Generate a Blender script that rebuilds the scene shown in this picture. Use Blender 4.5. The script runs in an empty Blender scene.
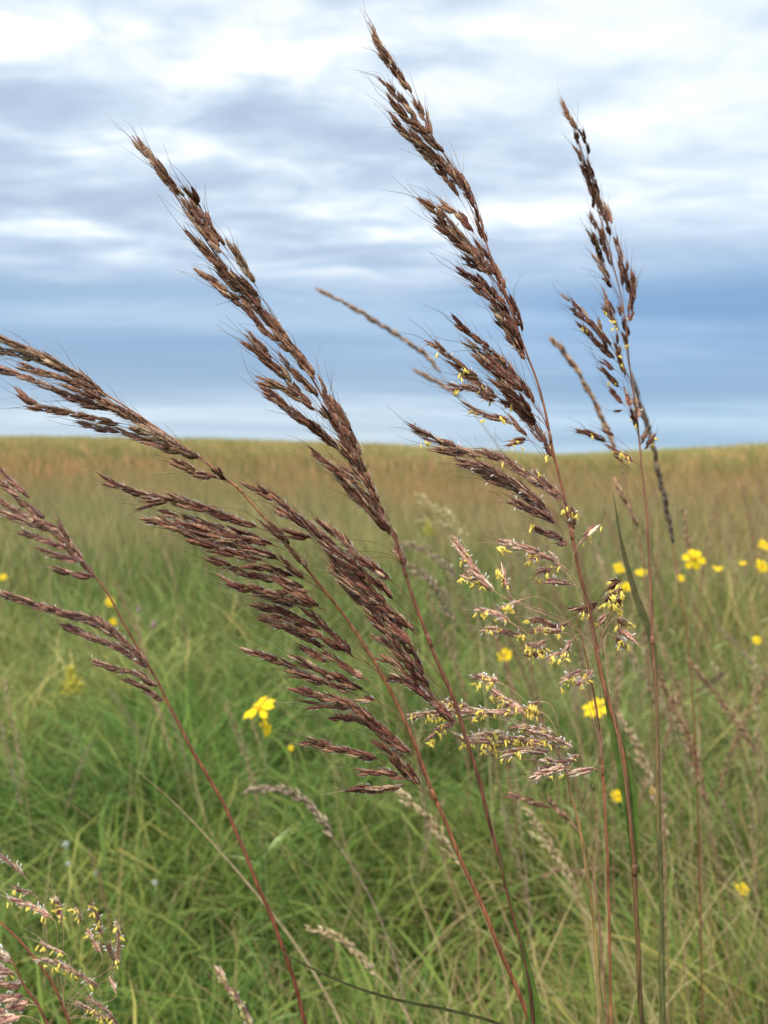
import bpy, math, random
import numpy as np
from mathutils import Vector, Matrix, noise as mnoise

random.seed(7)
rng = np.random.default_rng(11)
SC = bpy.context.scene
COL = SC.collection
PI = math.pi

# ------------------------------------------------------------------ camera
W, H, F = 768, 1024, 880.0
EYE = 1.25
PITCH = math.atan(62.0 / F)
CAM = np.array([0.0, 0.0, EYE])
cR = np.array([1.0, 0, 0])
cF = np.array([0, math.cos(PITCH), -math.sin(PITCH)])
cU = np.array([0, math.sin(PITCH), math.cos(PITCH)])


def P(px, py, d):
    return CAM + cR * ((px - 384.0) / F * d) + cU * (-(py - 512.0) / F * d) + cF * d


cam = bpy.data.cameras.new('camera')
cam.sensor_fit = 'VERTICAL'
cam.sensor_height = 36.0
cam.lens = 36.0 * F / H
cam.clip_start = 0.02
cam.clip_end = 6000
cam.dof.use_dof = True
cam.dof.focus_distance = 0.405
cam.dof.aperture_fstop = cam.lens / 2.6          # 2.6 mm pupil, as in a phone lens
co = bpy.data.objects.new('camera', cam)
COL.objects.link(co)
co.location = CAM
co.rotation_euler = (PI / 2 - PITCH, 0, 0)
SC.camera = co


# ------------------------------------------------------------------ terrain
def sstep(a, b, x):
    t = np.clip((x - a) / (b - a), 0, 1)
    return t * t * (3 - 2 * t)


def ground_z(x, y):
    x = np.asarray(x, float)
    y = np.asarray(y, float)
    r = np.hypot(x, y)
    az = np.clip(x / np.maximum(np.abs(y), 1.0), -1.5, 1.5)
    crest = np.interp(az, [-1.5, -.45, -.2, 0, .2, .43, .8, 1.5], [3.4, 2.9, 2.6, 1.75, 0.05, 1.7, 2.8, 2.8])
    up = sstep(14, 150, r)
    down = np.clip((r - 165) / 1500.0, 0, 1)
    return crest * up - 60.0 * down + 0.05 * np.sin(x * .35 + 1) * np.sin(y * .27) * sstep(4, 14, r)


def ground_mesh():
    rr = np.concatenate([np.linspace(0, 12, 16)[1:], np.geomspace(13, 200, 46), np.geomspace(230, 2500, 14)])
    na = 160
    th = np.linspace(0, 2 * PI, na, endpoint=False)
    v = [(0, 0, 0)]
    for r in rr:
        x = r * np.sin(th)
        y = r * np.cos(th)
        z = ground_z(x, y)
        v += list(zip(x.tolist(), y.tolist(), z.tolist()))
    f = []
    for j in range(na):
        f.append((0, 1 + (j + 1) % na, 1 + j))
    for i in range(len(rr) - 1):
        a = 1 + i * na
        b = a + na
        for j in range(na):
            k = (j + 1) % na
            f.append((a + j, a + k, b + k, b + j))
    m = bpy.data.meshes.new('ground')
    m.from_pydata(v, [], f)
    for p in m.polygons:
        p.use_smooth = True
    return m


# ------------------------------------------------------------------ materials
def new_mat(name):
    m = bpy.data.materials.new(name)
    m.use_nodes = True
    nt = m.node_tree
    nt.nodes.clear()
    return m, nt, nt.nodes, nt.links


def ramp(nd, stops, interp='LINEAR'):
    r = nd.new('ShaderNodeValToRGB')
    r.color_ramp.interpolation = interp
    el = r.color_ramp.elements
    while len(el) < len(stops):
        el.new(0.5)
    for e, (p, c) in zip(el, stops):
        e.position = p
        e.color = (c[0], c[1], c[2], 1)
    return r


def mixc(nd, ln, a, b, fac, mode='MIX'):
    x = nd.new('ShaderNodeMix')
    x.data_type = 'RGBA'
    x.blend_type = mode
    for sock, val in ((x.inputs[6], a), (x.inputs[7], b), (x.inputs[0], fac)):
        if hasattr(val, 'links') or hasattr(val, 'is_linked'):
            ln.new(val, sock)
        elif isinstance(val, (tuple, list)):
            sock.default_value = (val[0], val[1], val[2], 1)
        else:
            sock.default_value = val
    return x.outputs[2]


def plant_bsdf(nt, nd, ln, color, rough=.55, trans=.25, spec=.3, bump=None):
    """diffuse/gloss surface with some light passing through the thin tissue"""
    p = nd.new('ShaderNodeBsdfPrincipled')
    ln.new(color, p.inputs['Base Color'])
    p.inputs['Roughness'].default_value = rough
    p.inputs['Specular IOR Level'].default_value = spec
    if bump is not None:
        ln.new(bump, p.inputs['Normal'])
    o = nd.new('ShaderNodeOutputMaterial')
    if trans > 0:
        t = nd.new('ShaderNodeBsdfTranslucent')
        ln.new(color, t.inputs['Color'])
        mx = nd.new('ShaderNodeMixShader')
        mx.inputs[0].default_value = trans
        ln.new(p.outputs[0], mx.inputs[1])
        ln.new(t.outputs[0], mx.inputs[2])
        ln.new(mx.outputs[0], o.inputs['Surface'])
    else:
        ln.new(p.outputs[0], o.inputs['Surface'])


def tissue(name, stops, rough=.55, trans=.2, streak=(.45, 1.5), scale=900, spec=.14):
    """plant tissue: tone by piece (random per island), fine blotches and fibres"""
    m, nt, nd, ln = new_mat(name)
    g = nd.new('ShaderNodeNewGeometry')
    r = ramp(nd, stops)
    ln.new(g.outputs['Random Per Island'], r.inputs[0])
    tc = nd.new('ShaderNodeTexCoord')
    nz = nd.new('ShaderNodeTexNoise')
    nz.inputs['Scale'].default_value = scale
    nz.inputs['Detail'].default_value = 3
    ln.new(tc.outputs['Object'], nz.inputs['Vector'])
    rr = ramp(nd, [(.3, (streak[0],) * 3), (.7, (streak[1],) * 3)])
    ln.new(nz.outputs[0], rr.inputs[0])
    c = mixc(nd, ln, r.outputs[0], rr.outputs[0], 1.0, 'MULTIPLY')
    b = nd.new('ShaderNodeBump')
    b.inputs['Strength'].default_value = .35
    b.inputs['Distance'].default_value = .0004
    ln.new(nz.outputs[0], b.inputs['Height'])
    plant_bsdf(nt, nd, ln, c, rough, trans, spec, b.outputs[0])
    return m


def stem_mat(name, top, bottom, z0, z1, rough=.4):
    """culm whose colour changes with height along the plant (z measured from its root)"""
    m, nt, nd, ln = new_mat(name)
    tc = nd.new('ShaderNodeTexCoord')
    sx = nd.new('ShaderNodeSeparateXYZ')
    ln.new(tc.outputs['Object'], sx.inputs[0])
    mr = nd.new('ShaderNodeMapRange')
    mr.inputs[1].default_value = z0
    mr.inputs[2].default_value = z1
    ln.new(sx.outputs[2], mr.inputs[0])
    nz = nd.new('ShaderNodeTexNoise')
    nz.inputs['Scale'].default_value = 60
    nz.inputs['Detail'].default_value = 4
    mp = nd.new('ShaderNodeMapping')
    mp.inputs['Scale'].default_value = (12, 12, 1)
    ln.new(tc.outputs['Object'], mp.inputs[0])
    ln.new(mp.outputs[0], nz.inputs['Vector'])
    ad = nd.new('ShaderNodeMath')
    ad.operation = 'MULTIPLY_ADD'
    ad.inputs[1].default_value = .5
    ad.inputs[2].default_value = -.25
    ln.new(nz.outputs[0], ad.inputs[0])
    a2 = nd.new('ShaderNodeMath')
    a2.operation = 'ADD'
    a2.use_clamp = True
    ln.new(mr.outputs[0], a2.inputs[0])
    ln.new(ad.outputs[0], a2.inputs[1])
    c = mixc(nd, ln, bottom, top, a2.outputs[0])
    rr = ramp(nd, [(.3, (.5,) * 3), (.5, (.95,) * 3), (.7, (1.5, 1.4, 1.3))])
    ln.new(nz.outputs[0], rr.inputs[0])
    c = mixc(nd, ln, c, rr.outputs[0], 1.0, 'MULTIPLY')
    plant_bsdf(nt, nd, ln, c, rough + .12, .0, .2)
    return m


PURPLE = tissue('purple_spikelet', [(0, (.068, .023, .017)), (.35, (.125, .043, .029)), (.65, (.205, .080, .049)), (.87, (.31, .160, .092)), (1, (.45, .30, .18))])
BROWN = tissue('brown_spikelet', [(0, (.105, .042, .026)), (.5, (.190, .083, .048)), (.85, (.29, .152, .086)), (1, (.42, .27, .16))])
TAN = tissue('tan_spikelet', [(0, (.12, .055, .035)), (.4, (.20, .105, .063)), (.8, (.32, .20, .12)), (1, (.45, .33, .20))])
ROSE = tissue('rose_spikelet', [(0, (.12, .048, .036)), (.4, (.205, .092, .066)), (.8, (.33, .165, .115)), (1, (.48, .31, .20))])
DRAB = tissue('drab_spikelet', [(0, (.20, .135, .095)), (.6, (.30, .215, .15)), (1, (.40, .32, .22))], scale=300)
STRAW = tissue('straw_spikelet', [(0, (.30, .21, .11)), (.6, (.42, .31, .17)), (1, (.52, .42, .26))], scale=300)
CREAM = tissue('cream_spikelet', [(0, (.40, .33, .15)), (.6, (.55, .47, .24)), (1, (.62, .55, .33))], scale=300)
DARK = tissue('dark_spikelet', [(0, (.07, .050, .040)), (.6, (.11, .080, .060)), (1, (.16, .12, .08))], scale=300)
RUST = tissue('rust_spikelet', [(0, (.19, .105, .060)), (.6, (.29, .17, .10)), (1, (.40, .27, .16))], scale=300)
AWN = tissue('awn', [(0, (.10, .055, .035)), (.5, (.20, .13, .08)), (1, (.45, .36, .24))], trans=.1, streak=(.8, 1.2))
HAIR = tissue('white_hair', [(0, (.60, .54, .48)), (1, (.82, .78, .74))], trans=.4, streak=(.9, 1.1))
ANTHER = tissue('yellow_anther', [(0, (.82, .54, .04)), (.3, (.88, .66, .08)), (1, (.92, .80, .28))], trans=.25, streak=(.85, 1.15))
ANTHER_PALE = tissue('pale_anther', [(0, (.80, .64, .16)), (1, (.85, .76, .34))], trans=.25, streak=(.85, 1.15))
PETAL = tissue('yellow_petal', [(0, (.78, .50, .006)), (1, (.86, .62, .015))], trans=.35, streak=(.9, 1.1), scale=200, rough=.6)
DISC = tissue('flower_disc', [(0, (.50, .25, .01)), (1, (.66, .38, .02))], trans=0, scale=500)
PLUME = tissue('pale_yellow_floret', [(0, (.42, .38, .05)), (1, (.66, .58, .10))], trans=.3, scale=300)
PINKP = tissue('pink_petal', [(0, (.36, .20, .26)), (1, (.46, .28, .33))], trans=.3)
WHITEP = tissue('white_petal', [(0, (.40, .45, .38)), (1, (.56, .60, .52))], trans=.3)
GSTEM = tissue('green_stem', [(0, (.10, .16, .04)), (1, (.16, .20, .07))], trans=.1, scale=120)
DRYLEAF = tissue('dry_leaf', [(0, (.34, .25, .13)), (1, (.46, .35, .20))], trans=.3, scale=150, streak=(.7, 1.3))
GREENLEAF = tissue('green_leaf', [(0, (.075, .118, .022)), (1, (.095, .145, .03))], trans=.3, scale=150, streak=(.7, 1.3))
BRONZELEAF = tissue('bronze_leaf', [(0, (.085, .080, .032)), (1, (.10, .095, .04))], trans=.25, scale=150, streak=(.6, 1.4))


def field_color(nd, ln, kind):
    """vegetation colour over the prairie by place: lush green near, russet band, olive crest, patches of each"""
    g = nd.new('ShaderNodeNewGeometry')
    sx = nd.new('ShaderNodeSeparateXYZ')
    ln.new(g.outputs['Position'], sx.inputs[0])
    nz = nd.new('ShaderNodeTexNoise')
    nz.inputs['Scale'].default_value = .16
    nz.inputs['Detail'].default_value = 5
    nz.inputs['Roughness'].default_value = .6
    ln.new(g.outputs['Position'], nz.inputs['Vector'])
    # distance with wobble
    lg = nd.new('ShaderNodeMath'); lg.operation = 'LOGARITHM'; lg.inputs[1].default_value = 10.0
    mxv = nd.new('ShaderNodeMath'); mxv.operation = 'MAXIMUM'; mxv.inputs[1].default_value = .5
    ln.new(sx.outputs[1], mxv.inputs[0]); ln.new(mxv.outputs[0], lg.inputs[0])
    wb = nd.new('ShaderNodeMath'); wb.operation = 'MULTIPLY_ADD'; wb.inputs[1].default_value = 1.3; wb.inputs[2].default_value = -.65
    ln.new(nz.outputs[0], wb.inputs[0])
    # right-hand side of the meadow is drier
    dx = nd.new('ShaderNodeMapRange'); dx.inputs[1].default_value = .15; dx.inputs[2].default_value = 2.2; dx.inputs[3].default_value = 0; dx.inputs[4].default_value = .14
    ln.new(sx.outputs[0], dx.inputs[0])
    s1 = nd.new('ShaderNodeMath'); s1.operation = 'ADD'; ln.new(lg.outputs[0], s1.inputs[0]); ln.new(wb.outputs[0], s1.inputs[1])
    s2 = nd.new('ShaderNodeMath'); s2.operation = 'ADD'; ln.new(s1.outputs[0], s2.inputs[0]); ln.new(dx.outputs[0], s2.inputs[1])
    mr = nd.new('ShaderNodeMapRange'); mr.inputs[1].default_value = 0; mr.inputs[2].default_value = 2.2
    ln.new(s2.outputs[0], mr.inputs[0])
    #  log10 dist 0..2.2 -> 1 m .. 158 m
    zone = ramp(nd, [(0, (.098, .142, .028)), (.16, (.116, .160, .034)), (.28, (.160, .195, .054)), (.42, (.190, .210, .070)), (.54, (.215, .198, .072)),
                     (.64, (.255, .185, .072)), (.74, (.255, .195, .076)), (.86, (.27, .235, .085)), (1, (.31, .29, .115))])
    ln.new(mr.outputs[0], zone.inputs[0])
    # patches of livelier green and of bleached growth across the meadow
    n3 = nd.new('ShaderNodeTexNoise'); n3.inputs['Scale'].default_value = .75; n3.inputs['Detail'].default_value = 4
    ln.new(g.outputs['Position'], n3.inputs['Vector'])
    pr = ramp(nd, [(.32, (.78, .90, .74)), (.46, (.97, 1.0, .95)), (.56, (1.12, 1.03, 1.0)), (.68, (1.55, 1.25, 1.30))])
    ln.new(n3.outputs[0], pr.inputs[0])
    zc = mixc(nd, ln, zone.outputs[0], pr.outputs[0], 1.0, 'MULTIPLY')
    n4 = nd.new('ShaderNodeTexNoise'); n4.inputs['Scale'].default_value = .085; n4.inputs['Detail'].default_value = 4
    ln.new(g.outputs['Position'], n4.inputs['Vector'])
    p4 = ramp(nd, [(.36, (.86, .95, .82)), (.48, (1.0, 1.0, 1.0)), (.62, (1.10, 1.0, .97))])
    ln.new(n4.outputs[0], p4.inputs[0])
    zc = mixc(nd, ln, zc, p4.outputs[0], 1.0, 'MULTIPLY')
    if kind == 'ground':
        n2 = nd.new('ShaderNodeTexNoise'); n2.inputs['Scale'].default_value = 6; n2.inputs['Detail'].default_value = 8
        ln.new(g.outputs['Position'], n2.inputs['Vector'])
        rr = ramp(nd, [(.3, (.22, .20, .18)), (.7, (.70, .60, .55))]); ln.new(n2.outputs[0], rr.inputs[0])
        return mixc(nd, ln, zc, rr.outputs[0], 1.0, 'MULTIPLY')
    if kind == 'dry':
        r = ramp(nd, [(0, (.24, .15, .08)), (.35, (.27, .16, .085)), (.65, (.36, .26, .13)), (1, (.45, .36, .19))]); ln.new(g.outputs['Random Per Island'], r.inputs[0])
        return mixc(nd, ln, r.outputs[0], zc, .25)
    r = ramp(nd, [(0, (.40, .55, .50)), (.25, (.70, .88, .90)), (.5, (.95, 1.05, 1.0)), (.72, (1.35, 1.30, 1.35)), (.86, (1.70, 1.50, 1.9)), (.96, (1.9, 1.45, 1.9)), (1, (2.9, 1.9, 2.8))])
    ln.new(g.outputs['Random Per Island'], r.inputs[0])
    return mixc(nd, ln, zc, r.outputs[0], 1.0, 'MULTIPLY')


def field_mat(name, kind, trans=.3, rough=.5):
    m, nt, nd, ln = new_mat(name)
    plant_bsdf(nt, nd, ln, field_color(nd, ln, kind), rough, trans, .10)
    return m


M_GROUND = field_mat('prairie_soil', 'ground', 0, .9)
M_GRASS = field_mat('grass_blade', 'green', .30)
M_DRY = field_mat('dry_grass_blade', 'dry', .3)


# ------------------------------------------------------------------ objects & tags
def tag(o, label=None, cat=None, group=None, kind=None):
    for k, v in (('label', label), ('category', cat), ('group', group), ('kind', kind)):
        if v:
            o[k] = v
    return o


def thing(name, loc, label, cat, group=None):
    o = bpy.data.objects.new(name, None)
    o.empty_display_size = .05
    COL.objects.link(o)
    o.location = [float(c) for c in loc]
    return tag(o, label, cat, group)


class MB:
    """collects shapes in world space; build() links them as one mesh object with its origin where asked"""
    def __init__(s):
        s.v, s.f, s.m = [], [], []
        s.n = 0

    def add(s, verts, faces, mi=0):
        verts = np.asarray(verts, float).reshape(-1, 3)
        s.v.append(verts)
        n = s.n
        for fc in faces:
            s.f.append(tuple(i + n for i in fc))
        s.m += [mi] * len(faces)
        s.n += len(verts)

    def tube(s, pts, rad, sides=6, mi=0, flat=1.0):
        pts = np.asarray(pts, float)
        n = len(pts)
        rad = np.broadcast_to(np.asarray(rad, float), (n,))
        T = np.gradient(pts, axis=0)
        T /= np.linalg.norm(T, axis=1)[:, None] + 1e-12
        a = np.array([0.31, 0.77, .55])
        N = a - T[0] * a.dot(T[0])
        N /= np.linalg.norm(N)
        vs = []
        ang = np.linspace(0, 2 * PI, sides, endpoint=False)
        for i in range(n):
            N = N - T[i] * N.dot(T[i])
            N /= np.linalg.norm(N) + 1e-12
            B = np.cross(T[i], N)
            vs.append(pts[i] + rad[i] * (np.outer(np.cos(ang), N) + flat * np.outer(np.sin(ang), B)))
        fs = []
        for i in range(n - 1):
            for j in range(sides):
                k = (j + 1) % sides
                fs.append((i * sides + j, i * sides + k, (i + 1) * sides + k, (i + 1) * sides + j))
        fs.append(tuple(range(sides))[::-1])
        fs.append(tuple((n - 1) * sides + j for j in range(sides)))
        s.add(np.concatenate(vs), fs, mi)

    def ribbon(s, pts, wid, side, mi=0, fold=0.0):
        """leaf blade along pts; side = width direction; fold lifts the margins about the midrib"""
        pts = np.asarray(pts, float)
        n = len(pts)
        wid = np.broadcast_to(np.asarray(wid, float), (n,))
        T = np.gradient(pts, axis=0)
        T /= np.linalg.norm(T, axis=1)[:, None] + 1e-12
        side = np.broadcast_to(np.asarray(side, float), (n, 3))
        S = side - T * np.sum(T * side, axis=1)[:, None]
        S /= np.linalg.norm(S, axis=1)[:, None] + 1e-12
        U = np.cross(T, S)
        lo = pts - S * wid[:, None] / 2 + U * wid[:, None] * fold
        hi = pts + S * wid[:, None] / 2 + U * wid[:, None] * fold
        vs = np.stack([lo, pts, hi], 1).reshape(-1, 3)
        fs = []
        for i in range(n - 1):
            a, b = 3 * i, 3 * i + 3
            fs += [(a, a + 1, b + 1, b), (a + 1, a + 2, b + 2, b + 1)]
        s.add(vs, fs, mi)

    def build(s, name, mats, parent=None, origin=None, smooth=True):
        v = np.concatenate(s.v)
        base = np.array(parent.location) if parent is not None else np.zeros(3)
        gp = parent
        base = np.zeros(3)
        while gp is not None:
            base = base + np.array(gp.location)
            gp = gp.parent
        og = np.asarray(origin, float) if origin is not None else base
        m = bpy.data.meshes.new(name)
        m.from_pydata((v - og).tolist(), [], s.f)
        for mt in (mats if isinstance(mats, (list, tuple)) else [mats]):
            m.materials.append(mt)
        m.polygons.foreach_set('material_index', s.m)
        if smooth:
            m.polygons.foreach_set('use_smooth', [True] * len(s.f))
        o = bpy.data.objects.new(name, m)
        COL.objects.link(o)
        if parent is not None:
            o.parent = parent
        o.location = (og - base).tolist()
        return o


def smooth_curve(pts, n):
    """Catmull-Rom through pts, n samples"""
    pts = np.asarray(pts, float)
    if len(pts) == 2:
        t = np.linspace(0, 1, n)[:, None]
        return pts[0] * (1 - t) + pts[1] * t
    ext = np.vstack([2 * pts[0] - pts[1], pts, 2 * pts[-1] - pts[-2]])
    L = np.concatenate([[0], np.cumsum(np.linalg.norm(np.diff(pts, axis=0), axis=1))])
    out = []
    for u in np.linspace(0, L[-1], n):
        i = min(np.searchsorted(L, u, side='right') - 1, len(pts) - 2)
        t = (u - L[i]) / max(L[i + 1] - L[i], 1e-9)
        p0, p1, p2, p3 = ext[i], ext[i + 1], ext[i + 2], ext[i + 3]
        out.append(.5 * ((2 * p1) + (-p0 + p2) * t + (2 * p0 - 5 * p1 + 4 * p2 - p3) * t * t + (-p0 + 3 * p1 - 3 * p2 + p3) * t ** 3))
    return np.array(out)


def unit(v):
    v = np.asarray(v, float)
    return v / (np.linalg.norm(v) + 1e-12)


# spikelet template: lance-shaped, keeled, z from 0 to 1
_zs = np.array([0, .10, .26, .44, .64, .82, .94, 1.0])
_rs = np.array([.34, .70, 1.0, .97, .72, .40, .17, .03])
_SIDES = 7


def spikelet(mb, p, axis, length, width, mi, rnd):
    axis = unit(axis)
    a = unit(np.array([rnd.uniform(-1, 1), rnd.uniform(-1, 1), rnd.uniform(-1, 1)]))
    N = unit(a - axis * a.dot(axis))
    B = np.cross(axis, N)
    ang = np.linspace(0, 2 * PI, _SIDES, endpoint=False)
    bend = rnd.uniform(-.10, .10)
    ca, sa = np.cos(ang), np.sin(ang)
    # one sharp keel
    kr = np.ones(_SIDES)
    kr[0] = 1.35
    vs = []
    for z, r in zip(_zs, _rs):
        c = p + axis * (z * length) + N * (bend * length * (z - .5) ** 2)
        rr = r * width / 2
        vs.append(c + rr * (np.outer(ca * kr, N) + .68 * np.outer(sa * kr, B)))
    fs = []
    n = len(_zs)
    for i in range(n - 1):
        for j in range(_SIDES):
            k = (j + 1) % _SIDES
            fs.append((i * _SIDES + j, i * _SIDES + k, (i + 1) * _SIDES + k, (i + 1) * _SIDES + j))
    fs.append(tuple((n - 1) * _SIDES + j for j in range(_SIDES)))
    mb.add(np.concatenate(vs), fs, mi)
    # second glume: a slimmer scale lying along the flank, its tip free
    off = B * (.34 * width) * rnd.choice([-1, 1])
    q = [p + off * .6 + axis * length * .02, p + off * 1.15 + axis * length * .35, p + off * 1.0 + axis * length * .72,
         p + off * rnd.uniform(1.0, 2.1) + axis * length * rnd.uniform(.90, 1.16)]
    mb.tube(smooth_curve(q, 5), np.array([.16, .30, .28, .18, .03]) * width, 5, mi, .6)
    return p + axis * length * .9


def awn(mb, p, axis, length, rad, mi, rnd):
    axis = unit(axis)
    w = unit(axis + np.array([rnd.gauss(0, .18), rnd.gauss(0, .12), rnd.gauss(0, .18)]))
    w2 = unit(w + np.array([rnd.gauss(-.10, .30), rnd.gauss(0, .2), rnd.gauss(.05, .30)]))
    q = [p, p + w * length * .35, p + w * length * .45 + w2 * length * .12, p + w * length * .45 + w2 * length * .6]
    mb.tube(smooth_curve(q, 7), np.linspace(rad, rad * .35, 7), 3, mi)


ANTH_MESH = {}


def anther_mesh(mat):
    if mat.name in ANTH_MESH:
        return ANTH_MESH[mat.name]
    mb = MB()
    L = .0034
    for sx in (-1, 1):         # two pollen sacs side by side, joined near the top
        mb.tube([(sx * .00008, 0, .0003), (sx * .00030, 0, -.0004), (sx * .00038, 0, -.0015), (sx * .00044, 0, -.0026), (sx * .00050, 0, -L)],
                [.00018, .00042, .00046, .00040, .00014], 6)
    mb.tube([(0, 0, .0016), (0.0001, .0001, .0008), (0, 0, -.0004)], [.00006, .00006, .00008], 4)
    o = mb.build('anther', mat)
    me = o.data
    bpy.data.objects.remove(o)
    ANTH_MESH[mat.name] = me
    return me


FLOWERING = tissue('flowering_spikelet', [(0, (.26, .11, .085)), (.35, (.46, .24, .175)), (.75, (.62, .39, .27)), (1, (.74, .60, .42))], trans=.3)
MATS = {'f': FLOWERING, 'p': PURPLE, 'b': BROWN, 't': TAN, 'r': ROSE}


def parse(txt):
    out = []
    for ln_ in txt.strip().splitlines():
        ln_ = ln_.split('#')[0].strip()
        if not ln_:
            continue
        pts, opt = [], {}
        for tok in ln_.split():
            if ',' in tok:
                x, y = tok.split(',')
                pts.append((float(x), float(y)))
            else:
                k, v = tok.split('=')
                opt[k] = v
        out.append((pts, opt))
    return out


def make_raceme(parent, pts2, depth_f, stem_w, stem_px, rnd, mat, spk=.0066, wid=.0022, anthers=0, white=.15,
                awnlen=.012, pale=False, spread=.010, nodes_i=()):
    """one branch of a seed head: rachis, overlapping spikelets with awns; yellow anthers hang from it as sub-parts.
    pts2 runs from the tip to the base."""
    px = np.array(pts2, float)
    base_px = px[-1]
    i = int(np.argmin(np.hypot(*(stem_px - base_px).T)))
    gap = float(np.hypot(*(stem_px[i] - base_px)))
    d0 = depth_f(i)
    off_b = rnd.uniform(-.35, .35) * spread
    off_t = rnd.uniform(-1, 1) * spread
    n = len(px)
    cur = []
    for k in range(n):
        t = k / (n - 1)                      # 0 tip .. 1 base
        cur.append(P(px[k][0], px[k][1], d0 + off_t * (1 - t) + off_b * t))
    cur = np.array(cur)[::-1]                # base -> tip
    L = float(np.sum(np.linalg.norm(np.diff(cur, axis=0), axis=1)))
    ns = max(8, int(L / .0012))
    path = smooth_curve(cur, ns)
    # hair-thin branch running back along the culm to the joint it springs from
    j = None
    if gap > 5:
        j = min((n_ for n_ in nodes_i if n_ > i + 4), default=None)
    if j is None:
        step = np.hypot(*(stem_px[1] - stem_px[0]))
        j = min(len(stem_w) - 2, i + int(max(gap * 2.0, 8) / max(step, .5)) + 1)
    if gap > 1.5:
        span = np.linalg.norm(stem_w[j] - path[0])
        t0 = unit(path[0] - path[min(4, ns - 1)])
        t1 = unit(stem_w[min(j + 1, len(stem_w) - 1)] - stem_w[j - 1])
        side_w = rnd.uniform(-.0012, .0012)
        b0, b3 = path[0], stem_w[j]
        b1, b2 = b0 + t0 * span * .30, b3 - t1 * span * .45 + cF * side_w * 2 + cR * side_w
        tt = np.linspace(1, 0, 12)[:, None]
        ped = ((1 - tt) ** 3 * b0 + 3 * (1 - tt) ** 2 * tt * b1 + 3 * (1 - tt) * tt ** 2 * b2 + tt ** 3 * b3)[:-1]
    else:
        ped = np.array([stem_w[j]])
    mb = MB()
    full = np.vstack([ped, path[: max(3, int(ns * .93))]])
    mb.tube(full, np.concatenate([np.linspace(.00010, .00011, len(ped)), np.linspace(.00026, .00016, len(full) - len(ped))]), 5, 0)
    T = np.gradient(path, axis=0)
    pos = 0.0
    spots = []
    side = rnd.choice([-1, 1])
    u = 0.0
    end = L - spk * .75
    while u <= max(end, 0) + 1e-6:
        k = min(int(u / L * (ns - 1)), ns - 1)
        t = unit(T[k])
        c = unit(np.cross(t, cF))            # in the plane facing out, across the raceme
        o_ = np.cross(t, c)
        ph = rnd.uniform(-.9, .9)
        out = unit(c * side * math.cos(ph) + o_ * math.sin(ph))
        tilt = rnd.uniform(.02, .15)
        ax = unit(t + out * tilt)
        ln_ = spk * rnd.uniform(.68, 1.22)
        wd = wid * rnd.uniform(.66, 1.22)
        p0 = path[k] + out * wid * .30
        tip = spikelet(mb, p0, ax, ln_, wd, 0, rnd)
        spots.append((p0, ax, out, ln_))
        if rnd.random() < .85:
            awn(mb, tip, ax, awnlen * rnd.uniform(.7, 1.7), .00014, 1, rnd)
        if rnd.random() < .5:               # bare hairy pedicel beside the spikelet
            q = [p0 - out * .0004, p0 + ax * ln_ * .5 + out * wd * .55, p0 + ax * ln_ * .95 + out * wd * .5]
            mb.tube(smooth_curve(q, 4), [.00012, .00012, .00010, .00006], 3, 1)
        for _ in range(5):                  # silky hairs at the base
            hp = p0 + ax * ln_ * rnd.uniform(0, .6) + out * wd * rnd.uniform(.2, .5)
            hd = unit(ax + out * rnd.uniform(.2, .7) + np.array([rnd.gauss(0, .2), rnd.gauss(0, .2), rnd.gauss(0, .2)]))
            sd = unit(np.cross(hd, cF)) * .00008
            mb.add([hp - sd, hp + sd, hp + hd * rnd.uniform(.0012, .0034)], [(0, 1, 2)], 2)
        if rnd.random() < white:            # feathery white stigma
            hp = p0 + ax * ln_ * rnd.uniform(.3, .8) + out * wd * .4
            hd = unit(out + ax * .5 + np.array([rnd.gauss(0, .4), rnd.gauss(0, .4), rnd.gauss(0, .3)]))
            mb.tube([hp, hp + hd * .0008, hp + hd * .0017 + np.array([0, 0, .0003]), hp + hd * .0024], [.00012, .00035, .00034, .00008], 5, 2)
        side = -side
        u += spk * rnd.uniform(.25, .40)
    o = mb.build('raceme', [mat, AWN, HAIR], parent, origin=path[0])
    ro = path[0]
    am = anther_mesh(ANTHER_PALE if pale else ANTHER)
    left = anthers
    while left > 0:
        p0, ax, out, ln_ = spots[rnd.randrange(len(spots))]
        w0 = p0 + ax * ln_ * rnd.uniform(.2, .9) + out * wid * rnd.uniform(-.2, .7)
        for q in range(min(left, rnd.choice([1, 1, 2, 2, 3]))):
            left -= 1
            w = w0 + np.array([rnd.uniform(-.0013, .0013), -rnd.uniform(.0004, .002), -rnd.uniform(.0000, .0022)])
            a = bpy.data.objects.new('anther', am)
            COL.objects.link(a)
            a.parent = o
            a.location = (w - ro).tolist()
            a.rotation_euler = (rnd.gauss(0, .5), rnd.gauss(.15, .75), rnd.uniform(0, 6.28))
            s = rnd.uniform(.52, .98)
            a.scale = (s * .85, s * .85, s)
    return o


def to_ground(pts, d, lean=.35):
    """continue a culm below the picture down to its root in the soil"""
    pts = np.asarray(pts)
    p, q = pts[-2], pts[-1]
    v = unit(q - p)
    out = [q]
    cur = q.copy()
    dirv = v
    while cur[2] > .02:
        h = min(.14, cur[2])
        dirv = unit(dirv * .72 + np.array([0, 0, -1]) * .28)
        s = h / max(-dirv[2], .3)
        cur = cur + dirv * s
        out.append(cur.copy())
    out[-1][2] = -.01
    return np.array(out[1:])


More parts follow.
